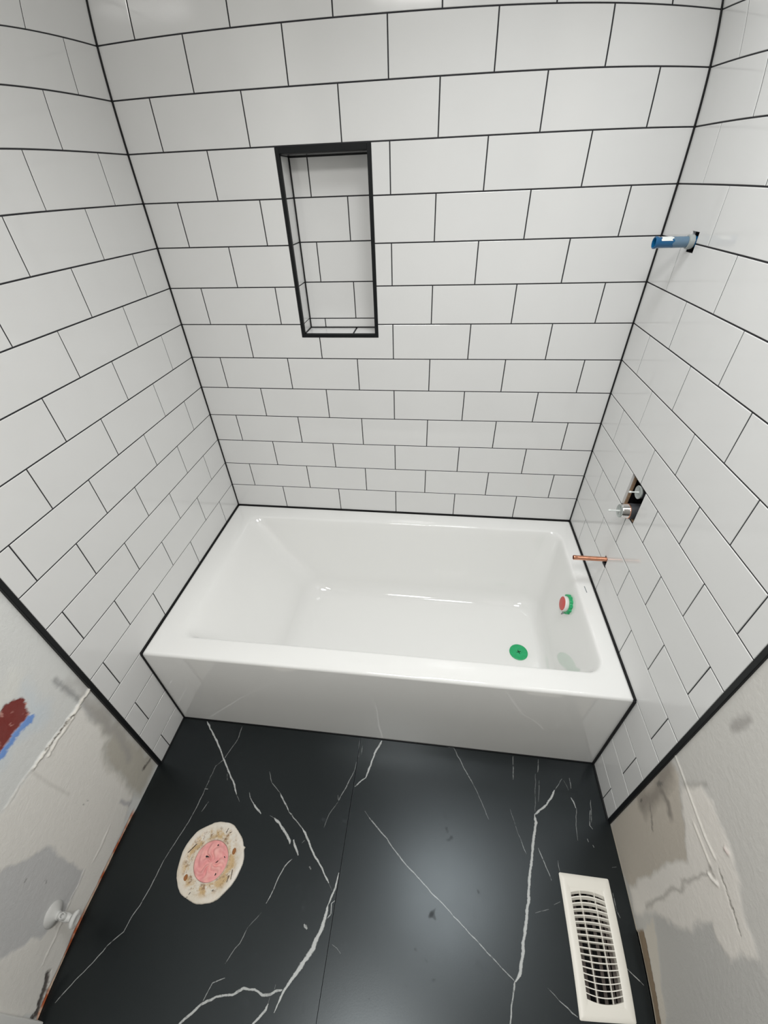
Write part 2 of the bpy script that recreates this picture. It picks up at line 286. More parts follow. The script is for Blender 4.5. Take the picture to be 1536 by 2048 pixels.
WALLMARKS = {
 'red': [(-1.124, 0.72), (-1.109, 0.711), (-1.096, 0.695), (-1.094, 0.682), (-1.102, 0.672), (-1.108, 0.642), (-1.126, 0.645), (-1.15, 0.646), (-1.18, 0.644), (-1.2, 0.641), (-1.232, 0.656), (-1.175, 0.732), (-1.149, 0.71), (-1.14, 0.717)],
 'blue': [(-1.108, 0.642), (-1.108, 0.628), (-1.122, 0.623), (-1.137, 0.629), (-1.167, 0.631), (-1.19, 0.629), (-1.2, 0.625), (-1.242, 0.643), (-1.232, 0.656), (-1.2, 0.641), (-1.18, 0.644), (-1.15, 0.646), (-1.126, 0.645)],
 'bluetint': [(-1.071, 0.713), (-1.079, 0.664), (-1.076, 0.615), (-1.092, 0.593), (-1.113, 0.598), (-1.141, 0.615), (-1.173, 0.623), (-1.216, 0.619), (-1.242, 0.624), (-1.2, 0.641), (-1.108, 0.642), (-1.091, 0.686)],
 'pale': [(-1.142, 0.759), (-1.105, 0.77), (-1.067, 0.779), (-1.063, 0.746), (-1.071, 0.717), (-1.098, 0.719), (-1.137, 0.726)],
 'ridge': [(-0.981, 0.525), (-0.999, 0.523), (-1.022, 0.526), (-1.043, 0.521), (-1.064, 0.524), (-1.089, 0.523), (-1.117, 0.526), (-1.143, 0.526), (-1.171, 0.527), (-1.185, 0.526)],
 'ridge2': [(-1.026, 0.517), (-1.068, 0.513), (-1.114, 0.514), (-1.15, 0.506)],
 'cav': [(-1.025, 0.518), (-1.048, 0.513), (-1.063, 0.527), (-1.086, 0.522), (-1.116, 0.523), (-1.144, 0.527)],
 'faint': [(-1.186, 0.529), (-1.219, 0.53), (-1.274, 0.527)],
 'faint2': [(-1.191, 0.523), (-1.191, 0.449), (-1.185, 0.354)],
 'sheet': [(-1.027, 0.519), (-1.028, 0.381), (-1.035, 0.328), (-1.063, 0.33), (-1.084, 0.236), (-1.087, 0.069), (-1.158, 0.026), (-1.263, -0.003), (-1.407, 0.016), (-1.593, 0.01), (-1.647, 0.162), (-1.658, 0.246), (-1.297, 0.593), (-1.274, 0.527), (-1.186, 0.529)],
 'grey': [(-1.392, 0.48), (-1.371, 0.422), (-1.358, 0.394), (-1.318, 0.355), (-1.296, 0.329), (-1.29, 0.278), (-1.295, 0.196), (-1.296, 0.12), (-1.316, 0.106), (-1.363, 0.096), (-1.386, 0.103), (-1.447, 0.144), (-1.489, 0.226), (-1.517, 0.268), (-1.549, 0.326)],
 'stain': [(-1.006, 0.525), (-0.992, 0.468), (-0.979, 0.031), (-1.074, 0.007), (-1.087, 0.069), (-1.084, 0.236), (-1.063, 0.33), (-1.035, 0.328), (-1.028, 0.415)],
 'sm1': [(-1.026, 0.649), (-1.024, 0.62), (-1.018, 0.537)],
 'sm2': [(-1.014, 0.506), (-1.015, 0.434), (-1.011, 0.371), (-1.008, 0.3), (-1.013, 0.237), (-1.029, 0.188)],
 'sm3': [(-1.02, 0.077), (-0.989, 0.066)],
 'sm4': [(-1.011, 0.601), (-0.997, 0.549), (-0.994, 0.465), (-0.995, 0.35)],
 'rim_line': [(-1.297, 0.112), (-1.323, 0.104), (-1.367, 0.103), (-1.437, 0.09), (-1.504, 0.091)],
 'line5': [(-1.191, 0.098), (-1.235, 0.088), (-1.275, 0.089)],
 'torn': [(-1.518, 0.047), (-1.544, 0.03), (-1.581, 0.026), (-1.609, 0.016), (-1.621, 0.03)],
 'blob': [(-1.129, 0.101), (-1.112, 0.057)],
 'dots': [(-1.184, 0.272), (-1.171, 0.265), (-1.365, 0.323), (-1.35, 0.246)],
 'rstain': [(-0.982, -0.018), (-0.987, 0.479), (-1.026, 0.5), (-1.049, 0.469), (-1.134, 0.418), (-1.161, 0.405), (-1.147, 0.344), (-1.148, 0.234), (-1.145, 0.036), (-1.099, -0.001)],
 'rlight': [(-1.049, 0.476), (-1.05, 0.513), (-1.062, 0.569), (-1.122, 0.581), (-1.174, 0.58), (-1.215, 0.572), (-1.229, 0.569), (-1.238, 0.551), (-1.351, 0.538), (-1.334, 0.505), (-1.328, 0.489), (-1.34, 0.444), (-1.3, 0.421), (-1.27, 0.422), (-1.261, 0.261), (-1.209, 0.14), (-1.198, 0.009), (-1.145, 0.036), (-1.148, 0.234), (-1.147, 0.344), (-1.161, 0.405), (-1.134, 0.418)],
 'rgrey': [(-1.209, 0.14), (-1.262, 0.268), (-1.27, 0.422), (-1.3, 0.421), (-1.34, 0.444), (-1.334, 0.505), (-1.351, 0.538), (-1.513, 0.619), (-1.488, 0.066), (-1.332, 0.092)],
 'rsm': [(-1.008, 0.261), (-1.015, 0.324), (-1.015, 0.38), (-0.997, 0.459)],
 'rsm2': [(-1.028, 0.393), (-1.049, 0.396), (-1.074, 0.387)],
 'rsm3': [(-1.022, 0.307), (-1.072, 0.274)],
 'rsm4': [(-1.198, 0.102), (-1.197, 0.247), (-1.197, 0.356), (-1.191, 0.481)],
 'rdark': [(-1.004, 0.259), (-1.002, 0.267)],
 'rdark2': [(-1.002, 0.384), (-1.007, 0.406)],
 'rr1': [(-0.985, 0.513), (-1.052, 0.51), (-1.088, 0.508), (-1.142, 0.506), (-1.183, 0.514)],
 'rr2': [(-1.113, 0.482), (-1.15, 0.484), (-1.186, 0.487)],
 'rr3': [(-1.198, 0.469), (-1.21, 0.475), (-1.221, 0.489)],
 'rcr': [(-1.204, 0.511), (-1.252, 0.512), (-1.306, 0.51)],
 'rcr2': [(-1.189, 0.48), (-1.206, 0.486)],
 'rcorner': [(-1.05, 0.513), (-1.062, 0.569), (-1.071, 0.592)],
 'rbrown': [(-1.225, -0.016), (-1.236, 0.048), (-1.276, 0.044), (-1.341, 0.041), (-1.419, 0.037), (-1.546, 0.049), (-1.548, -0.075), (-1.337, -0.022)],
 'rwhite': [(-1.236, 0.048), (-1.22, 0.129), (-1.319, 0.092), (-1.421, 0.071), (-1.545, 0.065), (-1.546, 0.015), (-1.406, 0.027), (-1.29, 0.051)],
 'rsmudge': [(-1.023, 0.758), (-1.028, 0.775), (-1.03, 0.798)],
 'rbump': [(-1.178, 0.562), (-1.185, 0.566)],
}

# ---------------------------------------------------------------- flat slab cut on a grid, with rectangular holes
def slab_grid(rect, holes, depth, mp, name):
    """rect/holes (u0,v0,u1,v1); mp(u,v,w) -> xyz, w is the distance behind the face; holes are cut through with sides"""
    us = sorted({rect[0], rect[2]} | {h[i] for h in holes for i in (0, 2)}); vs = sorted({rect[1], rect[3]} | {h[i] for h in holes for i in (1, 3)})
    bm = bmesh.new(); vd = {}
    def V(u, v, w):
        k = (round(u, 5), round(v, 5), w)
        if k not in vd: vd[k] = bm.verts.new(mp(u, v, w))
        return vd[k]
    inside = lambda a, b: rect[0] < a < rect[2] and rect[1] < b < rect[3] and not any(h[0] < a < h[2] and h[1] < b < h[3] for h in holes)
    for i in range(len(us)-1):
        for j in range(len(vs)-1):
            u0, u1, v0, v1 = us[i], us[i+1], vs[j], vs[j+1]; cu, cv = (u0+u1)/2, (v0+v1)/2
            if not inside(cu, cv): continue
            bm.faces.new([V(u0, v0, 0), V(u1, v0, 0), V(u1, v1, 0), V(u0, v1, 0)])
            bm.faces.new([V(u0, v0, depth), V(u0, v1, depth), V(u1, v1, depth), V(u1, v0, depth)])
            for (a, b, c, d) in ((u0, v0, u1, v0), (u1, v0, u1, v1), (u1, v1, u0, v1), (u0, v1, u0, v0)):
                mx, my = (a+c)/2, (b+d)/2; nx, ny = (mx-cu)*1e-3, (my-cv)*1e-3
                if not inside(mx+nx, my+ny): bm.faces.new([V(a, b, 0), V(a, b, depth), V(c, d, depth), V(c, d, 0)])
    return bm_done(bm, name)

# ---------------------------------------------------------------- tiles
tcache = {}
def tile_mesh(poly, th=.0085, bev=.0011):
    """prism over a CCW outline (u,v), face at w=0 going back to -th, with a rounded-over front edge"""
    key = tuple((round(u, 4), round(v, 4)) for u, v in poly)
    if key in tcache: return tcache[key]
    n = len(poly)
    def inset(d):
        out = []
        for i in range(n):
            p0, p1, p2 = Vector(poly[i-1]), Vector(poly[i]), Vector(poly[(i+1) % n])
            a = (p1-p0).normalized(); b = (p2-p1).normalized(); na = Vector((-a.y, a.x)); nb = Vector((-b.y, b.x))
            out.append(p1 + (na+nb)*(d/(1+na.dot(nb))))
        return out
    rings = [([Vector(p) for p in poly], -th), ([Vector(p) for p in poly], -bev), (inset(bev*.35), -bev*.3), (inset(bev), 0)]
    vs = [(p.x, p.y, z) for r, z in rings for p in r]; fs = []
    for k in range(3):
        for i in range(n): j = (i+1) % n; fs.append((k*n+i, k*n+j, (k+1)*n+j, (k+1)*n+i))
    fs.append(tuple(range(3*n, 4*n)))
    me = mesh('tile', vs, fs, False); me.materials.append(M['tile'])
    tcache[key] = me; return me
def put_tile(poly, frame, parent, origin=None, jitter=1.):
    """frame: 3x3 columns u,v,out; origin xyz of (0,0)"""
    cu = sum(p[0] for p in poly)/len(poly); cv = sum(p[1] for p in poly)/len(poly)
    loc = [(p[0]-cu, p[1]-cv) for p in poly]
    o = obj('tile', tile_mesh(loc), None, parent)
    R = Matrix((frame[0], frame[1], frame[2])).transposed()
    c = Vector(origin) + R @ Vector((cu, cv, 0))
    tilt = Matrix.Rotation(random.gauss(0, .0016)*jitter, 3, 'X') @ Matrix.Rotation(random.gauss(0, .0010)*jitter, 3, 'Y')
    o.matrix_world = Matrix.Translation(c) @ (R @ tilt).to_4x4()
    return o
def rectp(u0, v0, u1, v1): return [(u0, v0), (u1, v0), (u1, v1), (u0, v1)]
def bond_rows(ulo, uhi, zlo, zhi, phase_even, phase_odd):
    """running-bond layout: yields (row, u0, z0, u1, z1) inset by half a joint"""
    k = math.floor((zlo-Z0)/H) - 1
    while ZL(k) < zhi:
        a, b = max(ZL(k), zlo), min(ZL(k+1), zhi)
        if b-a > .012:
            ph = phase_odd if k % 2 else phase_even
            cuts = [ulo]; n = -1
            while ph+n*P < uhi:
                if ph+n*P > ulo+.01: cuts.append(ph+n*P)
                n += 1
            cuts.append(uhi)
            for c0, c1 in zip(cuts, cuts[1:]):
                if c1-c0 > .008: yield k, c0+G, a+G, c1-G, b-G
        k += 1

# back wall: u = x, v = z, out = -y
NX0, NX1, NZ0, NZ1 = .4400, .7100, 1.2010, ZL(10)-.0012     # niche with its frame
ND = .085
bk = lambda u, v, w: (u, TD+w, v)
wall_back = struct(obj('wall_back', slab_grid((-.10, 0, W+.10, CEIL), [(NX0+.009, NZ0+.009, NX1-.009, NZ1-.009)], .012, bk, 'wall_back'), M['grout']))
FB = ((1, 0, 0), (0, 0, 1), (0, -1, 0))
def minus(u0, v0, u1, v1, hole):
    a, b, c, d = hole
    if u1 <= a or u0 >= c or v1 <= b or v0 >= d: return [rectp(u0, v0, u1, v1)]
    out = []
    full_v = v0 >= b-.003 and v1 <= d+.003
    if full_v:
        if a-u0 > .01: out.append(rectp(u0, v0, a, v1))
        if u1-c > .01: out.append(rectp(c, v0, u1, v1))
        return out
    # the hole bites the top edge (v1 > b >= v0)
    if u0 >= a and u1 <= c: return [rectp(u0, v0, u1, b)]
    if u0 < a and u1 <= c: return [[(u0, v0), (u1, v0), (u1, b), (a, b), (a, v1), (u0, v1)]]
    if u0 >= a: return [[(u0, v0), (u1, v0), (u1, v1), (c, v1), (c, b), (u0, b)]]
    return [[(u0, v0), (u1, v0), (u1, v1), (c, v1), (c, b), (a, b), (a, v1), (u0, v1)]]
for k, u0, v0, u1, v1 in bond_rows(.0012, W-.0012, .43, CEIL, .1107, .2416):
    for p in minus(u0, v0, u1, v1, (NX0-.001, NZ0-.001, NX1+.001, NZ1+.001)): put_tile(p, FB, wall_back, (0, 0, 0))

# the tiled niche, a part of the back wall
bm = bmesh.new()
bbox(bm, (NX0-.004, ND+TD, NZ0-.004), (NX1+.004, ND+.014, NZ1+.004))
bbox(bm, (NX0-.004, TD+.012, NZ0-.004), (NX0+.009-TD, ND+TD, NZ1+.004)); bbox(bm, (NX1-.009+TD, TD+.012, NZ0-.004), (NX1+.004, ND+TD, NZ1+.004))
bbox(bm, (NX0+.009-TD, TD+.012, NZ0-.004), (NX1-.009+TD, ND+TD, NZ0+.009-TD)); bbox(bm, (NX0+.009-TD, TD+.012, NZ1-.012), (NX1-.009+TD, ND+TD, NZ1+.004))
niche = obj('niche', bm_done(bm, 'niche'), M['grout'], wall_back)
ix0, ix1, iz0, iz1 = NX0+.0105, NX1-.0105, NZ0+.0105, NZ1-.0165
for k, u0, v0, u1, v1 in bond_rows(ix0+.001, ix1-.001, iz0, iz1, .6200-P, .5065):
    put_tile(rectp(u0, v0, u1, v1), FB, niche, (0, ND, 0), .5)
for side, x, fr in (('l', ix0, ((0, -1, 0), (0, 0, 1), (1, 0, 0))), ('r', ix1, ((0, 1, 0), (0, 0, 1), (-1, 0, 0)))):
    for k in range(4, 10):
        a, b = max(ZL(k), iz0), min(ZL(k+1), iz1)
        if b-a < .01: continue
        p = rectp(-ND+.002, a+G, -.004, b-G) if side == 'l' else rectp(.004, a+G, ND-.002, b-G)
        put_tile(p, fr, niche, (x-.0005 if side == 'l' else x+.0005, 0, 0), .4)
for a, b in ((ix0, .621-G), (.621+G, ix1)):
    put_tile(rectp(a+.0015, .004, b-.0015, ND-.002), ((1, 0, 0), (0, 1, 0), (0, 0, 1)), niche, (0, 0, iz0), .4)
box('niche_top_strip', (ix0, .010, iz1), (ix1, ND-.001, iz1+.004), M['nichetop'], niche, .001)
fw = .0108; fy0, fy1 = -.0014, .012
for nm, lo, hi in (('niche_trim', (NX0, fy0, NZ0), (NX0+fw, fy1, NZ1)), ('niche_trim', (NX1-fw, fy0, NZ0), (NX1, fy1, NZ1)),
                   ('niche_trim', (NX0+fw, fy0, NZ0), (NX1-fw, fy1, NZ0+fw)), ('niche_trim', (NX0+fw, fy0, NZ1-fw-.003), (NX1-fw, fy1, NZ1))):
    box(nm, lo, hi, M['profile'], niche, .0008)
# black joint lines in the niche's inner corners
for lo, hi in (((ix0-.001, ND-.004, iz0), (ix0+.0035, ND+.001, iz1)), ((ix1-.0035, ND-.004, iz0), (ix1+.001, ND+.001, iz1)), ((ix0, ND-.004, iz0-.001), (ix1, ND+.001, iz0+.0035)), ((ix0, ND-.004, iz1-.004), (ix1, ND+.001, iz1+.001)), ((ix0-.001, .008, iz0-.001), (ix0+.003, ND, iz0+.003))):
    box('caulk_line', lo, hi, M['caulk'], niche, .001)

# side walls. u = distance from the back wall, v = z
FL = ((0, -1, 0), (0, 0, 1), (1, 0, 0)); FR = ((0, 1, 0), (0, 0, 1), (-1, 0, 0))
YC = -1.622        # door casing on the left wall starts here

def vnoise(u, v, scale, seed, octs=4):
    """value noise on arrays"""
    out = np.zeros_like(u); amp = 1.; tot = 0.
    for o in range(octs):
        r = np.random.default_rng(seed+o*17).random((64, 64)); x = u*scale+31.7*o; y = v*scale+11.3*o
        xi = np.floor(x).astype(int); yi = np.floor(y).astype(int); fx = x-xi; fy = y-yi; fx = fx*fx*(3-2*fx); fy = fy*fy*(3-2*fy)
        g = lambda a, b: r[a % 64, b % 64]
        out += amp*((g(xi, yi)*(1-fx)+g(xi+1, yi)*fx)*(1-fy)+(g(xi, yi+1)*(1-fx)+g(xi+1, yi+1)*fx)*fy); tot += amp; amp *= .5; scale *= 2
    return out/tot-.5
def seg_dist(u, v, pts, close=False):
    d = np.full(u.shape, 9.); n = len(pts)
    for i in range(n if close else n-1):
        a = np.array(pts[i]); b = np.array(pts[(i+1) % n]); ab = b-a; L = (ab**2).sum()+1e-12
        t = np.clip(((u-a[0])*ab[0]+(v-a[1])*ab[1])/L, 0, 1); d = np.minimum(d, np.hypot(u-a[0]-t*ab[0], v-a[1]-t*ab[1]))
    return d
def poly_sd(u, v, pts):
    ins = np.zeros(u.shape, bool); n = len(pts)
    for i in range(n):
        (x0, y0), (x1, y1) = pts[i], pts[(i+1) % n]
        if y0 == y1: continue
        c = ((y0 > v) != (y1 > v)) & (u < (x1-x0)*(v-y0)/(y1-y0)+x0); ins ^= c
    d = seg_dist(u, v, pts, True); return np.where(ins, -d, d)
class Paint:
    def __init__(s, y0, y1, z0, z1, step, base, seed):
        s.ys = np.linspace(y0, y1, int(abs(y1-y0)/step)+1); s.zs = np.linspace(z0, z1, int((z1-z0)/step)+1)
        s.Y, s.Z = np.meshgrid(s.ys, s.zs, indexing='ij'); s.c = np.ones(s.Y.shape+(3,))*np.array(base[:3]); s.h = np.zeros(s.Y.shape)
        s.wu = s.Y+vnoise(s.Y, s.Z, 28, seed)*.030; s.wv = s.Z+vnoise(s.Y, s.Z, 28, seed+5)*.030; s.seed = seed
        s.fu = s.Y+vnoise(s.Y, s.Z, 150, seed+9)*.012; s.fv = s.Z+vnoise(s.Y, s.Z, 150, seed+15)*.012
    def mask(s, key, soft, warp='w'):
        u, v = {'w': (s.wu, s.wv), 'f': (s.fu, s.fv), 'n': (s.Y, s.Z)}[warp]
        return np.clip(.5-poly_sd(u, v, WALLMARKS[key])/soft, 0, 1)
    def line(s, key, w, soft, warp='f'):
        u, v = {'w': (s.wu, s.wv), 'f': (s.fu, s.fv), 'n': (s.Y, s.Z)}[warp]
        return np.clip(1-(seg_dist(u, v, WALLMARKS[key])-w)/soft, 0, 1)
    def put(s, m, col, a=1., h=0.):
        m = m*a; s.c = s.c*(1-m[..., None])+np.array(col[:3])*m[..., None]
        s.h += h*m
    def build(s, name, x, sign):
        ny, nz = s.Y.shape; X = x+sign*s.h
        vs = np.stack([X, s.Y, s.Z], -1).reshape(-1, 3); idx = np.arange(ny*nz).reshape(ny, nz)
        a, b, c, d = idx[:-1, :-1].ravel(), idx[1:, :-1].ravel(), idx[1:, 1:].ravel(), idx[:-1, 1:].ravel()
        f = np.stack([a, b, c, d] if sign < 0 else [a, d, c, b], 1)
        return vs, f, s.c.reshape(-1, 3)
def drywall_mesh(name, pt, x, sign, yend, base):
    """fine painted patch plus the plain rest of the wall and its thickness"""
    vs, fs, cs = pt.build(name, x, sign); n = len(vs)
    y0, y1, z1 = pt.ys[0], pt.ys[-1], pt.zs[-1]; back = x-sign*.10
    ev = [(x, y0, z1), (x, y1, z1), (x, y0, CEIL), (x, y1, CEIL), (x, y1, 0), (x, yend, 0), (x, yend, CEIL), (back, y0, 0), (back, yend, 0), (back, yend, CEIL), (back, y0, CEIL), (x, y0, 0)]
    q = [(0, 1, 3, 2), (4, 5, 6, 3), (7, 8, 9, 10), (11, 7, 10, 2), (5, 8, 9, 6), (2, 6, 9, 10), (11, 5, 8, 7)]
    V = np.vstack([vs, np.array(ev)]); F = np.vstack([fs, np.array(q)+n]); Cc = np.vstack([cs, np.tile(np.array(base[:3]), (len(ev), 1))])
    me = bpy.data.meshes.new(name); me.from_pydata(V.tolist(), [], F.tolist()); me.update()
    at = me.color_attributes.new('paint', 'FLOAT_COLOR', 'POINT'); at.data.foreach_set('color', np.hstack([Cc, np.ones((len(Cc), 1))]).ravel())
    sm = np.zeros(len(F), bool); sm[:len(fs)] = True; me.polygons.foreach_set('use_smooth', sm.tolist())
    return me

# left drywall: primer, plaster sheets, a torn ridge, a chip showing old red paint
lb = lin(205, 207, 207)
pl = Paint(-DL-.011, -1.75, 0, 1.02, .003, lb, 3)
pl.put(vnoise(pl.Y, pl.Z, 5, 60)+.5, lin(198, 199, 198), .7)
pl.put(pl.mask('sheet', .012), lin(216, 214, 210), .9, .0008)
pl.put(pl.mask('pale', .03), lin(208, 209, 206), .8)
pl.put(pl.mask('bluetint', .05), lin(190, 201, 211), .75)
pl.put(pl.mask('grey', .010), lin(182, 183, 185), .95, -.0006)
pl.put(pl.mask('stain', .030), lin(165, 160, 148), .8)
pl.put(pl.line('sm4', .004, .026, 'w'), lin(165, 163, 161), .45)
pl.put(pl.line('sm2', .004, .022, 'w'), lin(150, 148, 148), .55)
pl.put(pl.line('sm1', .001, .012), lin(130, 131, 133), .7)
pl.put(pl.line('sm3', .001, .008), lin(70, 64, 58), .9)
pl.put(pl.mask('blue', .004, 'f'), lin(104, 142, 205))
pl.put(pl.mask('red', .003, 'f'), lin(112, 28, 22), 1, -.0012)
chips = np.clip((vnoise(pl.Y, pl.Z, 70, 90)-.20)*14, 0, 1)*pl.mask('red', .003, 'f'); pl.put(chips, lin(190, 140, 130), .8)
pl.put(pl.line('ridge', .0015, .004), lin(222, 219, 212), .9, .0042)
pl.put(pl.line('ridge2', .0012, .004), lin(222, 219, 212), .8, .0034)
cav = pl.line('cav', .0008, .003)*np.clip((vnoise(pl.Y, pl.Z, 60, 33)+.12)*9, 0, 1); pl.put(cav, lin(88, 80, 72), .9, -.004)
for k_ in ('faint', 'rim_line', 'line5'): pl.put(pl.line(k_, .0008, .003), lin(212, 210, 205), .7, .0018)
pl.put(pl.line('faint2', .0005, .006, 'n'), lin(175, 172, 168), .35, .0004)
pl.put(pl.line('blob', .003, .010, 'w'), lin(150, 150, 158), .6)
for d_ in WALLMARKS['dots']: pl.put(np.clip(1-(np.hypot(pl.fu-d_[0], pl.fv-d_[1])-.001)/.003, 0, 1), lin(70, 70, 70), .8)
edge = .014+.010*vnoise(pl.Y, pl.Z, 22, 44)
low = np.clip((edge-pl.Z)/.003, 0, 1)*np.clip((-1.115-pl.Y)/.02, 0, 1)
rc = (vnoise(pl.Y, pl.Z*0, 45, 71)+.5)[..., None]
pl.c = pl.c*(1-low[..., None])+low[..., None]*((1-np.clip(rc*3-1, 0, 1))*np.array(lin(190, 92, 44)[:3])+np.clip(rc*3-1, 0, 1)*np.array(lin(226, 200, 178)[:3])); pl.h -= .002*low
pl.put(pl.line('torn', .005, .008), lin(62, 54, 52), .95, -.003)
XL = -.008
wall_left = struct(obj('wall_left', drywall_mesh('wall_left', pl, XL, 1, YF, lb), M['drywall']))

# right drywall
XR = W+.004; rb = lin(196, 194, 191)
pr = Paint(-DR-.011, -1.75, 0, 1.25, .003, rb, 8)
pr.put(vnoise(pr.Y, pr.Z, 4, 61)+.5, lin(190, 189, 186), .8)
pr.put(pr.mask('rgrey', .020), lin(182, 181, 179), .95)
pr.put(pr.mask('rstain', .016), lin(182, 174, 163), .9)
pr.put(pr.mask('rlight', .014), lin(220, 216, 211), .95, .0009)
pr.put(pr.line('rsm', .006, .030, 'w'), lin(122, 115, 108), .75)
pr.put(pr.line('rsm2', .003, .014, 'w'), lin(112, 106, 100), .7)
pr.put(pr.line('rsm3', .0008, .005), lin(118, 112, 106), .8)
pr.put(pr.line('rsm4', .0005, .007, 'w'), lin(150, 146, 140), .6)
pr.put(pr.line('rdark', .001, .004), lin(60, 58, 56), .8); pr.put(pr.line('rdark2', .001, .006), lin(80, 80, 78), .7)
pr.put(pr.line('rsmudge', .004, .012, 'w'), lin(140, 137, 135), .7)
pr.put(pr.line('rr1', .0006, .0032, 'n'), lin(222, 219, 213), .8, .0022); pr.put(pr.line('rr2', .001, .003, 'n'), lin(212, 208, 200), .7, .0022); pr.put(pr.line('rr3', .0012, .003, 'n'), lin(216, 213, 208), .8, .0035)
pr.put(pr.line('rcr', .0006, .0028), lin(104, 100, 95), .8, -.002); pr.put(pr.line('rcr2', .001, .006), lin(120, 116, 110), .6)
pr.put(pr.line('rcorner', .001, .009, 'w'), lin(140, 138, 134), .5); pr.put(pr.line('rbump', .002, .004), lin(205, 190, 186), .8, .003)
pr.put(pr.mask('rwhite', .010), lin(204, 198, 188), .8); pr.put(pr.mask('rbrown', .006, 'f'), lin(132, 112, 88), .95, -.003)
edge = .006+.010*vnoise(pr.Y, pr.Z, 26, 47); low = np.clip((edge-pr.Z)/.003, 0, 1); pr.put(low, lin(205, 196, 180), .8)
wall_right = struct(obj('wall_right', drywall_mesh('wall_right', pr, XR, -1, YF, rb), M['drywall']))

# grout beds behind the side tiles (holes cut for the plumbing)
VH = (.337, .7812, .441, .8955)       # valve opening
SH = (.1690, 1.4535, .2046, 1.4968)   # shower arm slot
CH = (.3700, .5530, .3900, .5800)     # spout stub hole (inside the notch)
bedL = obj('grout_bed', slab_grid((-.10, .0, DL, CEIL), [], .012, lambda u, v, w: (-TD-w, -u, v), 'grout_bed'), M['grout'], wall_left)
bedR = obj('grout_bed', slab_grid((-.10, .0, DR, CEIL), [VH, SH, CH], .012, lambda u, v, w: (W+TD+w, -u, v), 'grout_bed'), M['grout'], wall_right)
def tub_cut(u0, v0, u1, v1):      # no tile behind the tub: only above its rim, or in front of it
    if u0 >= DT or v0 >= RIM-.004: return [(u0, v0, u1, v1)]
    if u1 <= DT: return [(u0, RIM, u1, v1)] if v1-RIM > .01 else []
    return [(DT+.001, v0, u1, v1)]
for k, u0, v0, u1, v1 in bond_rows(.0014, DL-.0004, .003, CEIL, .2631, .1346):
    for a, b, c, d in tub_cut(u0, v0, u1, v1):
        put_tile(rectp(a, b, c, d), FL, wall_left, (0, 0, 0))
def FRp(poly): return [(-p[0], p[1]) for p in reversed(poly)]
for k, u0, v0, u1, v1 in bond_rows(.0014, DR-.0004, .003, CEIL, .2639, .1353):
    for a, b, c, d in tub_cut(u0, v0, u1, v1):
        ps = [rectp(a, b, c, d)]
        if k == 2 and a < VH[0] < c: ps = [rectp(a, b, VH[0], d), rectp(VH[2], b, c, d)]
        if k == 8 and a < SH[0] < c: ps = [[(a, b), (SH[0], b), (SH[0], SH[3]), (SH[2], SH[3]), (SH[2], b), (c, b), (c, d), (a, d)]]
        if k == 7 and a < SH[0] < c: ps = [[(a, b), (c, b), (c, d), (SH[2], d), (SH[2], SH[1]), (SH[0], SH[1]), (SH[0], d), (a, d)]]
        if k == 0 and a < .37 < c: ps = [[(a, b), (.366, b), (.371, .584), (.3915, .584), (.394, b), (c, b), (c, d), (a, d)]]
        if k == -1 and a < .37 < c and c < .40: ps = [[(a, b), (c, b), (c, d-.002), (.390, .5445), (.367, .5435), (.364, d), (a, d)]]
        for p in ps: put_tile(FRp(p), FR, wall_right, (W, 0, 0))
# what shows inside the openings
def cavity(bm, y0, y1, z0, z1, x0=W+.0140, x1=W+.0960):
    for lo, hi in (((x1, y0, z0), (x1+.002, y1, z1)), ((x0, y0-.002, z0), (x1, y0, z1)), ((x0, y1, z0), (x1, y1+.002, z1)), ((x0, y0-.002, z0-.002), (x1, y1+.002, z0)), ((x0, y0-.002, z1), (x1, y1+.002, z1+.002))): bbox(bm, lo, hi)
bm = bmesh.new(); cavity(bm, -.47, -.31, .70, .97); cavity(bm, -.225, -.150, 1.43, 1.52); cavity(bm, -.42, -.345, .52, .61)
obj('wall_cavity', bm_done(bm, 'wall_cavity'), M['dark'], wall_right)
bm = bmesh.new()
bbox(bm, (W+.009, -.3405, VH[1]), (W+.017, -.3362, VH[3])); bbox(bm, (W+.009, -.441, VH[3]-.004), (W+.017, -.3405, VH[3])); bbox(bm, (W+.004, -.432, VH[1]), (W+.017, -.341, VH[1]+.004))
obj('board_edge', bm_done(bm, 'board_edge'), M['wood'], wall_right)

# black metal profiles where the tile ends
trim1 = struct(box('trim_1', (XL-.002, -DL-.0115, .001), (.0012, -DL, CEIL), M['profile'], None, .0012))
trim2 = struct(box('trim_2', (W-.0012, -DR-.0125, .001), (XR+.004, -DR, CEIL), M['profile'], None, .0012))
# black silicone lines
def caulk(lo, hi, b=.0012): return box('caulk_line', lo, hi, M['caulk'], None, b)
def par(o, p): o.parent = p; return o
par(caulk((-.001, -.0040, RIM), (.0040, .001, CEIL)), wall_back); par(caulk((W-.0040, -.0040, RIM), (W+.001, .001, CEIL)), wall_back)
par(caulk((0, -.0032, RIM-.002), (W, .001, RIM+.0032)), wall_back)
par(caulk((-.001, -DT, RIM-.002), (.0034, 0, RIM+.0034)), wall_left); par(caulk((W-.0034, -DT, RIM-.002), (W+.001, 0, RIM+.0034)), wall_right)
par(caulk((-.001, -DT-.0042, 0), (.004, -DT+.003, RIM)), wall_left); par(caulk((W-.006, -DT-.0055, 0), (W+.001, -DT+.003, RIM)), wall_right)
par(caulk((-.001, -DL-.002, 0), (.0030, -DT, .0032)), wall_left); par(caulk((W-.0045, -DR-.002, 0), (W+.001, -DT, .0045)), wall_right)

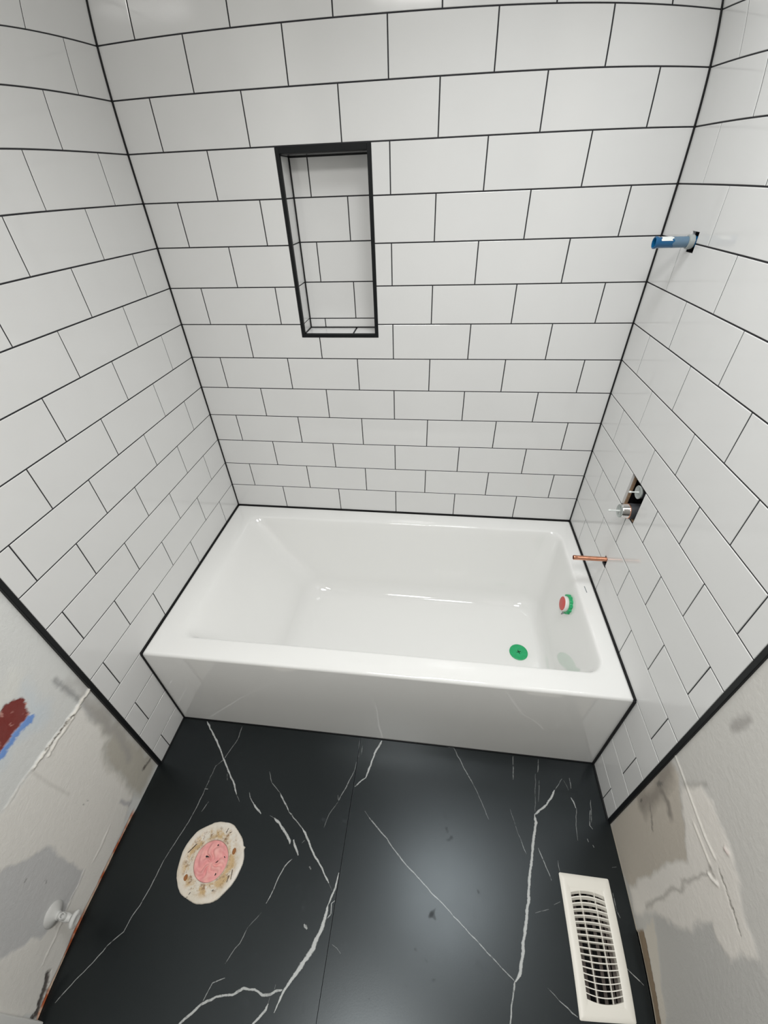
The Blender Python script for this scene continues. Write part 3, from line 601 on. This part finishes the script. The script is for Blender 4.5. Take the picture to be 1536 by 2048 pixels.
# ---------------------------------------------------------------- floor
YB = -.70
SEAM = .7025
REGH = (1.357, -1.411, 1.472, -1.134)      # duct opening under the register (x0,y0,x1,y1)
floor = struct(obj('floor', slab_grid((-.12, YF, W+.12, .10), [REGH], .10, lambda u, v, w: (u, v, -.010-w), 'floor'), M['grout']))
def veins_into(bm, uvl, stl, x0, x1, y1):
    for inten, pts in VEINS:
        P_ = [Vector((p[0], p[1])) for p in pts]; Wd = [max(p[2], .9)*.001*1.0 for p in pts]
        # densify with a little jitter so that the line wanders like the stone's
        Q = []; WW = []
        for i in range(len(P_)-1):
            L = (P_[i+1]-P_[i]).length; n = max(1, int(L/.012)); d = (P_[i+1]-P_[i]); nrm = Vector((-d.y, d.x)).normalized() if L else Vector((0, 0))
            for j in range(n):
                t_ = j/n; Q.append(P_[i].lerp(P_[i+1], t_)+(nrm*random.gauss(0, .0007) if j else Vector((0, 0)))); WW.append((Wd[i]*(1-t_)+Wd[i+1]*t_)*random.uniform(.8, 1.2))
        Q.append(P_[-1]); WW.append(Wd[-1])
        run = []
        rows = []
        for i in range(len(Q)):
            a = Q[max(0, i-1)]; b = Q[min(len(Q)-1, i+1)]; tn = (b-a).normalized(); nr = Vector((-tn.y, tn.x)); f = .55 if i in (0, len(Q)-1) else 1
            rows.append((Q[i]+nr*WW[i]*f, Q[i]-nr*WW[i]*f))
        for i in range(len(rows)-1):
            c = (Q[i]+Q[i+1])/2
            if not (x0 < c.x < x1 and c.y < y1): continue
            if REGH[0]-.008 < c.x < REGH[2]+.008 and REGH[1] < c.y < REGH[3]: continue
            z = .00012+inten*.00006
            cl = lambda p: (min(max(p.x, x0+.0003), x1-.0003), min(p.y, y1), z)
            vs = [bm.verts.new(cl(p)) for p in (rows[i][0], rows[i][1], rows[i+1][1], rows[i+1][0])]
            fc = bm.faces.new(vs); fc.material_index = 1
            if fc.normal.z < 0 or (fc.normal_update() or fc.normal.z < 0): fc.normal_flip()
            um = {vs[0]: (0, 0), vs[1]: (0, 1), vs[2]: (1, 1), vs[3]: (1, 0)}
            for lp_ in fc.loops: lp_[uvl].uv = um[lp_.vert]; lp_[stl] = (inten,)*3+(1,)
def floor_tile(x0, x1, y0, y1, hole=None):
    me = slab_grid((x0, y0, x1, y1), [hole] if hole else [], .0098, lambda u, v, w: (u, v, -w), 'floor_tile')
    bm = bmesh.new(); bm.from_mesh(me); uvl = bm.loops.layers.uv.new('UVMap'); stl = bm.loops.layers.float_color.new('strength')
    veins_into(bm, uvl, stl, x0, x1, y1)
    bm.to_mesh(me); bm.free()
    return obj('floor_tile', me, None, floor, [M['slate'], M['vein']])
floor_tile(-.010, SEAM-.0007, -1.98, YB); floor_tile(SEAM+.0007, W+.008, -1.98, YB, REGH)
floor_tile(-.010, SEAM-.0007, YF, -1.9815); floor_tile(SEAM+.0007, W+.008, YF, -1.9815)
# the duct below the register
bm = bmesh.new(); x0, y0, x1, y1 = REGH
for lo, hi in (((x0-.002, y0, -.10), (x0, y1, -.002)), ((x1, y0, -.10), (x1+.002, y1, -.002)), ((x0, y0-.002, -.10), (x1, y0, -.002)), ((x0, y1, -.10), (x1, y1+.002, -.002)), ((x0, y0, -.102), (x1, y1, -.10))): bbox(bm, lo, hi)
obj('duct', bm_done(bm, 'duct'), M['dark'], floor)

# ---------------------------------------------------------------- shell behind the camera
ceiling = struct(box('ceiling', (-.12, YF-.1, CEIL), (W+.12, .12, CEIL+.1), M['ceiling']))
wall_front = struct(box('wall_front', (-.12, YF-.1, 0), (W+.12, YF, CEIL), M['plainwall']))
door_trim = struct(box('trim_3', (XL-.002, -1.70, .001), (.010, YC, 2.08), M['casing'], None, .003))

# ---------------------------------------------------------------- bathtub
tub = thing('bathtub', (W/2, -DT/2, 0), 'white enamel alcove bathtub with a flat front apron, set between the tiled walls', 'bathtub')
def tubmesh():
    NC, NE = 8, 14
    def loop(x0, x1, y0, y1, r, z):
        pts = []
        cs = [(x1-r, y1-r, 0), (x0+r, y1-r, 90), (x0+r, y0+r, 180), (x1-r, y0+r, 270)]
        for ci, (cx, cy, a0) in enumerate(cs):
            for i in range(NC+1):
                a = math.radians(a0+90*i/NC); pts.append((cx+r*math.cos(a), cy+r*math.sin(a), z))
            nx, ny, na = cs[(ci+1) % 4]
            a = math.radians(na); q = (nx+r*math.cos(a), ny+r*math.sin(a)); p = pts[-1]
            for i in range(1, NE): t_ = i/NE; pts.append((p[0]+(q[0]-p[0])*t_, p[1]+(q[1]-p[1])*t_, z))
        return pts
    L = []
    X0, X1, Y0, Y1 = .0015, W-.0015, -DT, -.0015
    O = lambda e, z, r: L.append(loop(X0+e, X1-e, Y0+e, Y1-e, r, z))
    O(0, .004, .004); O(0, .2, .004); O(0, RIM-.011, .004)
    for a in (18, 36, 54, 72, 90): O(.011*(1-math.cos(math.radians(a))), RIM-.011+.011*math.sin(math.radians(a)), .005)
    tx0, tx1, ty0, ty1 = .098, 1.4640, -.7300, -.0830          # opening at the rim
    bx0, bx1, by0, by1 = .395, 1.408, -.640, -.182; ZF = .074     # where the sides would meet the floor
    def I(f, e, z, el=None):
        el = e if el is None else el
        r = .050*(1-f)+.085*f
        L.append(loop(tx0+(bx0-tx0)*f+el, tx1+(bx1-tx1)*f-e, ty0+(by0-ty0)*f+e, ty1+(by1-ty1)*f-e, r+max(e, 0)*.2, z))
    D = RIM-ZF
    I(0, -.010, RIM-.0001, -.040); I(0, -.0055, RIM-.0010, -.016); I(.003, -.0020, RIM-.0035, -.001); I(.014, -.0004, RIM-.009, .003)
    for f in (.05, .10, .2, .32, .45, .58, .70, .80): I(f, 0, RIM-D*f, .004 if f < .3 else 0)
    for a in (10, 25, 40, 55, 70, 90):
        s_ = math.radians(a); rr = .052
        I(.80+.2*min(1, (1-math.cos(s_))*1.0+.25*math.sin(s_))*.75+.05*math.sin(s_), .030*(1-math.cos(s_)), ZF+D*.20*(1-math.sin(s_)))
    base = L[-1]; zc = ZF
    cx, cy = (bx0+bx1)/2, (by0+by1)/2
    for s_ in (.8, .5, .2): L.append([(cx+(p[0]-cx)*s_, cy+(p[1]-cy)*s_, zc-.002*(1-s_)) for p in base])
    n = len(L[0]); vs = [p for l_ in L for p in l_]; fs = []
    for k in range(len(L)-1):
        for i in range(n): j = (i+1) % n; fs.append((k*n+i, k*n+j, (k+1)*n+j, (k+1)*n+i))
    fs.append(tuple(range((len(L)-1)*n, len(L)*n)))
    off = Vector((W/2, -DT/2, 0)); vs = [tuple(Vector(p)-off) for p in vs]
    me = mesh('basin', vs, fs, True); return me
tb = obj('basin', tubmesh(), M['enamel'], tub)
# seal under the apron and two small marks on the enamel
par(box('floor_seal', (-W/2+.002, -DT/2-.0028, .0003), (W/2-.002, -DT/2+.006, .005), M['caulk'], None, .001), tub)
bm = bmesh.new(); bbox(bm, (0, 0, 0), (.0022, .030, .0003), 0, 2, Matrix.Translation((1.492-W/2, -.398+DT/2-.015, RIM)) @ Matrix.Rotation(.05, 4, 'Z'))
obj('ink_mark', bm_done(bm, 'ink_mark'), M['ink'], tub)

# drain cover: green protective disc on the tub floor
ZD = .0735
dr = thing('drain_cover', (1.309, -.441, ZD), 'round green plastic cover over the drain on the floor of the bathtub', 'drain cover')
lathe_obj('disc', [(0, .0042), (.008, .0042), (.0095, .0036), (.030, .0040), (.0345, .0044), (.0365, .0034), (.0368, .001), (.036, 0), (0, 0)], M['green'], dr, 40)
bm = bmesh.new()
for a in (.35, 1.92): bbox(bm, (-.0085, -.0011, .0036), (.0085, .0011, .0060), .0005, 1, Matrix.Rotation(a, 4, 'Z'))
obj('screw_slot', bm_done(bm, 'screw_slot'), M['dark'], dr)

# overflow cap on the sloping end of the tub
oz = .352; ox = 1.464-(RIM-oz)*.1555
tilt = math.atan(.1555)
mt = Matrix.Rotation(-math.pi/2+tilt, 4, 'Y')
ov = thing('overflow_cover', (ox+.001, -.404, oz), 'red-faced white overflow cap with a green toothed ring on the end wall of the tub', 'overflow cover')
bm = bmesh.new(); prof = []
n = 72; rings = []
for rr, z, to in ((.0250, .003, 0), (.0250, .0115, 0), (.0335, .0115, 1), (.0340, .010, 1), (.0340, .001, 1)):
    ring = []
    for i in range(n):
        tooth = .0032*(1 if (i % 6) < 3 else 0)*to
        a = 2*math.pi*i/n; ring.append(bm.verts.new(mt @ Vector(((rr+tooth)*math.cos(a), (rr+tooth)*math.sin(a), z))))
    rings.append(ring)
for a_, b_ in zip(rings, rings[1:]):
    for i in range(n): bm.faces.new((a_[i], a_[(i+1) % n], b_[(i+1) % n], b_[i]))
obj('toothed_ring', bm_done(bm, 'toothed_ring'), M['green'], ov)
lathe_obj('cap', [(.0245, .002), (.0290, .012), (.0292, .022), (.0280, .0245), (.0262, .0250), (.0255, .0240), (0, .0240)], M['whiteplastic'], ov, 40, mt)
lathe_obj('cap_face', [(.0258, .0235), (.0256, .0256), (.024, .0262), (0, .0262)], M['red'], ov, 40, mt)
# small printed mark below the overflow, part of the tub's enamel
bm = bmesh.new()
for dy, dz, w_, h_ in ((.004, 0, .010, .0018), (-.002, .001, .004, .0030), (.006, -.010, .0022, .009), (.001, -.007, .0015, .005)):
    z_ = oz-.052+dz; x_ = 1.464-(RIM-z_)*.1555-.0012; bbox(bm, (-.0003, -w_/2, -h_/2), (.0003, w_/2, h_/2), 0, 1, Matrix.Translation((x_-W/2, -.404+dy+DT/2, z_)) @ Matrix.Rotation(tilt, 4, 'Y'))
obj('printed_mark', bm_done(bm, 'printed_mark'), M['ink'], tub)

# ---------------------------------------------------------------- plumbing on the right wall
RX = Matrix.Rotation(-math.pi/2, 4, 'Y')      # local +z points to -x (out of the wall)
sp = thing('shower_arm_stub', (W, -.1915, 1.4765), 'translucent blue pipe stub in a dark slot high on the right tiled wall', 'pipe')
lathe_obj('sleeve', [(.0090, -.070), (.0118, -.070), (.0120, .084), (.0134, .086), (.0134, .0905), (.0120, .0915), (.0106, .0910), (.0098, .086), (.0096, .0), (.0090, -.070)], M['blue'], sp, 32, RX)
lathe_obj('inner_tube', [(.0, -.072), (.0088, -.072), (.0088, .030), (.0075, .034), (0, .034)], M['bluecap'], sp, 24, RX)
bm = bmesh.new()
def wrap(bm, r, z0, z1, a0, a1, n=14):
    prev = None
    for i in range(n+1):
        a = math.radians(a0+(a1-a0)*i/n); e = (z1-z0)*.10*math.sin(i*1.3)
        cur = [bm.verts.new(RX @ Vector((r*math.cos(a), r*math.sin(a), z))) for z in (z0+e, z1+e*.5)]
        if prev: bm.faces.new((prev[0], prev[1], cur[1], cur[0]))
        prev = cur
wrap(bm, .01225, .052, .078, -70, 75); obj('painted_highlight', bm_done(bm, 'painted_highlight', True), M['bluecap'], sp)  # white strip painting in the ceiling lamp's highlight on the sleeve
bm = bmesh.new(); wrap(bm, .01220, .004, .050, -180, 180, 28); obj('clear_wrap', bm_done(bm, 'clear_wrap', True), M['wrap'], sp)
lathe_obj('collar', [(.0122, .002), (.0150, .003), (.0158, .009), (.0150, .015), (.0124, .016)], M['clear'], sp, 32, RX)
cp = thing('copper_stub', (W, -.3835, .5765), 'bare copper pipe stub sticking out of the right wall above the end of the tub', 'pipe')
lathe_obj('pipe', [(.0068, .090), (.0070, .1075), (.0079, .1075), (.0082, .1065), (.0082, .098), (.0077, .097), (.0079, .095), (.0079, -.068), (.0068, -.068), (.0068, .090), (0, .090)], M['copper'], cp, 28, RX)
va = thing('shower_valve', (W, -.410, .8075), 'lower shower valve in the right wall cut-out, clear cap on a chrome ring', 'valve')
lathe_obj('body', [(0, -.062), (.0225, -.062), (.0240, -.030), (.0240, .006), (.0225, .012), (0, .012)], M['rubber'], va, 36, RX)
lathe_obj('ring', [(.0180, .010), (.0212, .010), (.0222, .012), (.0212, .014), (.0205, .030), (.0195, .032), (.0180, .031)], M['chrome'], va, 36, RX)
lathe_obj('copper_band', [(.0218, .0098), (.0230, .0105), (.0228, .0125), (.0214, .013)], M['copper'], va, 36, RX)
lathe_obj('test_cap', [(.0, .026), (.0150, .027), (.0178, .030), (.0200, .0325), (.0206, .035), (.0190, .0362), (.0165, .0345), (.0135, .0325), (.0060, .0325), (.0046, .0345)], M['clear'], va, 36, RX)
lathe_obj('cap_stem', [(.0040, .030), (.0028, .036), (.0024, .058), (.0034, .060), (.0038, .064), (.0028, .067), (0, .0675)], M['bluecap'], va, 16, RX)
bm = bmesh.new(); bbox(bm, (-.0180, -.0014, .030), (.0180, .0014, .0352), .0005, 1, RX @ Matrix.Rotation(.5, 4, 'Z')); obj('cap_rib', bm_done(bm, 'cap_rib'), M['clear'], va)
v2 = thing('diverter_valve', (W, -.4030, .8735), 'second clear test cap with a short stem, upper one inside the valve cut-out', 'valve')
lathe_obj('body', [(0, -.072), (.0185, -.072), (.0185, -.006), (0, -.006)], M['rubber'], v2, 32, RX)
lathe_obj('test_cap', [(0, -.005), (.0180, -.005), (.0200, -.002), (.0203, .0005), (.0186, .0018), (.0165, .0), (.006, -.0012), (.0042, 0)], M['clear'], v2, 36, RX)
lathe_obj('cap_stem', [(.0040, -.002), (.0024, .003), (.0022, .018), (.0034, .020), (.0036, .023), (.0026, .0255), (0, .026)], M['bluecap'], v2, 16, RX)
bm = bmesh.new(); bbox(bm, (-.0150, -.0012, -.004), (.0150, .0012, .0010), .0005, 1, RX @ Matrix.Rotation(.2, 4, 'Z')); obj('cap_rib', bm_done(bm, 'cap_rib'), M['clear'], v2)

# ---------------------------------------------------------------- angle stop on the left wall, painted over
LX = Matrix.Rotation(math.pi/2, 4, 'Y')       # local +z points to +x
st = thing('water_shutoff_valve', (XL, -1.402, .148), 'paint-covered water shutoff valve with a round wall plate low on the left wall', 'valve')
lathe_obj('wall_plate', [(.0315, 0), (.0320, .0015), (.0300, .0040), (.0240, .0075), (.0150, .0120), (.0110, .0150), (.0105, .020), (0, .020)], M['painted'], st, 40, LX)
lathe_obj('body', [(.0080, .010), (.0080, .024), (.0105, .026), (.0110, .031), (.0110, .046), (.0095, .049), (.0085, .056), (0, .056)], M['painted'], st, 28, LX)
lathe_obj('outlet', [(.0085, 0), (.0088, .012), (.0078, .0195), (.0070, .0205), (.0056, .0200), (.0052, .004)], M['painted'], st, 24, Matrix.Translation((.038, 0, 0)))
lathe_obj('outlet_bore', [(.0055, .010), (0, .010)], M['dark'], st, 16, Matrix.Translation((.038, 0, 0)))
lathe_obj('stem', [(.0045, .054), (.0045, .064), (0, .064)], M['painted'], st, 16, LX)
hs = Matrix.Diagonal((1, 1, 1, 1))
S_ = Matrix.Diagonal((.62, 1, 1, 1))
lathe_obj('handle', [(0, .066), (.0060, .065), (.0080, .0625), (.0150, .0620), (.0190, .0605), (.0215, .0640), (.0205, .0690), (.0160, .0705), (.0080, .0690), (0, .0695)], M['painted'], st, 32, LX @ S_)

# ---------------------------------------------------------------- toilet flange and the pink rag stuffed in it
FCX, FCY = .3040, -1.2160
fl = thing('toilet_flange', (FCX, FCY, 0), 'stained white toilet drain flange set in the black floor with a pink rag in it', 'toilet flange')
m = material('stained_flange', (.8, .78, .72, 1), .5); t = NT(m); g = t.n('ShaderNodeTexCoord').outputs['Object']
s_ = t.n('ShaderNodeSeparateXYZ'); t.l(g, s_.inputs[0])
rad = t.math('SQRT', t.math('ADD', t.math('MULTIPLY', s_.outputs[0], s_.outputs[0]), t.math('MULTIPLY', s_.outputs[1], s_.outputs[1])))
band = t.math('MULTIPLY', t.ramp(rad, .050, .058), t.ramp(rad, .074, .088, (1, 1, 1, 1), (0, 0, 0, 1)))
n1 = t.noise(26, 5, .65, g); n2 = t.noise(60, 4, .7, g); n3 = t.noise(14, 3, .6, g)
c = t.mix(t.ramp(n3, .35, .7), (.66, .60, .50, 1), (.80, .76, .71, 1))
c = t.mix(t.math('MULTIPLY', t.ramp(n1, .42, .55), t.math('ADD', t.math('MULTIPLY', band, .75), .10)), c, (.52, .33, .12, 1))
c = t.mix(t.math('MULTIPLY', t.ramp(n2, .52, .64), band), c, (.28, .17, .09, 1))
c = t.mix(t.math('MULTIPLY', t.ramp(t.noise(95, 3, .6, g), .66, .70), t.math('MULTIPLY', band, .9)), c, (.06, .035, .025, 1))
t.l(c, t.b.inputs['Base Color']); t.bump(n2, .6, .004)
M['flange'] = m
bm = bmesh.new(); n = 128; rings = []
prof = [(.0985, .0002), (.0980, .0040), (.0960, .0052), (.090, .0056), (.080, .0050), (.0770, .0036), (.0700, .0030), (.0620, .0036), (.0560, .0052), (.0530, .0050), (.0515, .0034), (.0505, -.004), (.0500, -.03)]
for k, (r, z) in enumerate(prof):
    ring = []
    for i in range(n):
        a = 2*math.pi*i/n; wob = (math.sin(a*5+1)*.0012+math.sin(a*11+.4)*.0007+random.uniform(-.0005, .0005)) if r > .09 else 0
        if r > .09 and abs((a-.45)) < .03: wob += .0045
        hz = random.uniform(-.0005, .0005) if .055 < r < .09 else 0
        ring.append(bm.verts.new(((r+wob)*math.cos(a), (r+wob)*math.sin(a), z+hz)))
    rings.append(ring)
for a_, b_ in zip(rings, rings[1:]):
    for i in range(n): bm.faces.new((a_[i], a_[(i+1) % n], b_[(i+1) % n], b_[i]))
obj('ring', bm_done(bm, 'ring', True), M['flange'], fl)
M['bolt'] = material('rusted_bolt', (.33, .13, .04, 1), .8)
for i, (bx, by) in enumerate(((-.058, -.047), (.062, .030))):
    lathe_obj('closet_bolt', [(0, .0075), (.0035, .0072), (.0050, .0060), (.0065, .0045), (.0068, .003), (0, .003)], M['bolt'], fl, 14, Matrix.Translation((bx, by, 0)) @ Matrix.Diagonal((.8, 1.25, 1, 1)))
M['crackd'] = material('crack_dark', (.07, .045, .035, 1), .9)
for bx, by, rz, l_ in ((-.030, -.083, 1.15, .014), (.020, .078, 1.3, .012), (.033, .074, .5, .008), (.078, -.028, 1.75, .030), (-.071, .022, .95, .030), (.070, -.035, 1.55, .016)):
    par(box('crack', (-l_/2, -.0009, -.001), (l_/2, .0009, .0004), M['crackd'], None, 0, 1, Matrix.Translation((bx, by, .0050)) @ Matrix.Rotation(rz, 4, 'Z')), fl)
rg = thing('rag', (FCX, FCY, 0), 'crumpled pink rag stuffed into the toilet flange opening', 'rag')
R_ = 56; A_ = 120; vs = [(0, 0, 0)]; fs = []
def rag_h(x, y):
    r = math.hypot(x, y); a = math.atan2(y, x)
    cxr, cyr = x-.004, y+.006; aa = math.atan2(cyr, cxr); rr = math.hypot(cxr, cyr)
    fold = math.sin(aa*7+math.sin(rr*160)*1.6+math.sin(aa*3)*1.2)*.0034*min(1, rr/.016)*(1 if r < .040 else max(0, (.0495-r)/.0095))
    fold -= .004*math.exp(-((x+.020)**2+(y-.004)**2)/.00006)+.003*math.exp(-((x-.010)**2+(y-.002)**2)/.00010)
    return -.0005+.0035*(1-(r/.05)**6)+.0015+fold+math.sin(x*260+y*90)*.0007
for k in range(1, R_+1):
    r = .0505*k/R_
    for i in range(A_): a = 2*math.pi*i/A_; x, y = r*math.cos(a), r*math.sin(a); vs.append((x, y, rag_h(x, y)))
vs[0] = (0, 0, rag_h(0, 0))
for i in range(A_): fs.append((0, 1+i, 1+(i+1) % A_))
for k in range(R_-1):
    for i in range(A_): a, b = 1+k*A_+i, 1+k*A_+(i+1) % A_; fs.append((a, a+A_, b+A_, b))
e0 = len(vs); 
for i in range(A_): a = 2*math.pi*i/A_; vs.append((.0485*math.cos(a), .0485*math.sin(a), -.028))
for i in range(A_): a, b = 1+(R_-1)*A_+i, 1+(R_-1)*A_+(i+1) % A_; fs.append((a, e0+i, e0+(i+1) % A_, b))
m = material('pink_cloth', (.72, .30, .29, 1), .85); t = NT(m); g = t.n('ShaderNodeTexCoord').outputs['Object']
t.l(t.mix(t.ramp(t.noise(45, 3, .6, g), .35, .7), (.76, .32, .32, 1), (.86, .46, .42, 1)), t.b.inputs['Base Color']); t.bump(t.noise(500, 3, .6, g), .35, .001)
obj('cloth', mesh('cloth', vs, fs, True), m, rg)

# ---------------------------------------------------------------- floor register
GX0, GX1, GY0, GY1 = 1.3455, 1.4845, -1.4205, -1.1240
gx, gy = (GX0+GX1)/2, (GY0+GY1)/2; hw, hh = (GX1-GX0)/2, (GY1-GY0)/2; ow, oh = .0455, .1170
rgst = thing('floor_register', (gx, gy, 0), 'cream plastic floor register with curved louvres beside the right wall', 'floor vent')
def rrect(w, h, r, z, nn=5):
    out = []
    for cx, cy, a0 in ((w-r, h-r, 0), (-w+r, h-r, 90), (-w+r, -h+r, 180), (w-r, -h+r, 270)):
        for i in range(nn+1): a = math.radians(a0+90*i/nn); out.append((cx+r*math.cos(a), cy+r*math.sin(a), z))
    return out
Ls = [rrect(hw, hh, .004, .0004), rrect(hw, hh, .004, .0022), rrect(hw-.0035, hh-.0035, .003, .0048), rrect(hw-.012, hh-.012, .003, .0056), rrect(ow+.004, oh+.004, .003, .0056), rrect(ow, oh, .0025, .0046), rrect(ow, oh, .0025, -.016)]
n = len(Ls[0]); vs = [p for l_ in Ls for p in l_]; fs = [(k*n+i, k*n+(i+1) % n, (k+1)*n+(i+1) % n, (k+1)*n+i) for k in range(len(Ls)-1) for i in range(n)]
me = mesh('frame', vs, fs, True); sharp(me, 30); obj('frame', me, M['register'], rgst)
NS = 18
for i in range(NS):
    f = i/(NS-1); yc = oh-.006-f*(2*oh-.012); sag = .0075*(1-f)-.0085*f; tl = .0050*(1-f)**1.2-.0015*f; dp = .0085; th = .0011+.0002*(1-f)
    vs = []; fs = []; ns = 12
    for j in range(ns+1):
        x = -ow+2*ow*j/ns; y = yc+sag*(1-(x/ow)**2)-.5*sag
        lim = lambda yy: max(-oh, min(oh, yy))
        vs += [(x, lim(y-th), .0042), (x, lim(y+th), .0042), (x, lim(y+th-tl), .0042-dp), (x, lim(y-th-tl), .0042-dp)]
    for j in range(ns):
        a = j*4
        for q_ in range(4): fs.append((a+q_, a+4+q_, a+4+(q_+1) % 4, a+(q_+1) % 4))
    fs += [(3, 2, 1, 0), (ns*4, ns*4+1, ns*4+2, ns*4+3)]
    bm = bmesh.new(); me = mesh('slat', vs, fs); bm.from_mesh(me); me2 = bm_done(bm, 'slat', False); obj('slat', me2, M['register'], rgst)
for sgn, sg in ((1, .0075), (-1, -.0085)):
    vs = []; ns = 16
    for j in range(ns+1):
        x = -ow+2*ow*j/ns; yi = sgn*(oh-.006)+sg*(1-(x/ow)**2)-.5*sg
        for z in (.0044, .0020): vs += [(x, sgn*(oh+.0005), z), (x, max(-oh, min(oh, yi)), z)]
    fs = []
    for j in range(ns):
        a = j*4; c_ = a+4; fs += [(a, c_, c_+1, a+1), (a+1, c_+1, c_+3, a+3), (a+3, c_+3, c_+2, a+2)]
    bm = bmesh.new(); bm.from_mesh(mesh('e', vs, fs)); obj('end_plate', bm_done(bm, 'end_plate'), M['register'], rgst)
for x in (-.0195, .0195): par(box('rib', (x-.0009, -oh, -.004), (x+.0009, oh, .0046), M['register'], None, .0003), rgst)
for x, tl in ((-.036, .5), (-.014, .5), (.008, .5), (.028, .5), (.040, .5)):
    par(box('damper_vane', (-.0055, -oh+.004, -.0006), (.0055, oh-.004, .0006), M['vane'], None, 0, 1, Matrix.Translation((x, 0, -.014)) @ Matrix.Rotation(tl, 4, 'Y')), rgst)
bpy.context.view_layer.update()
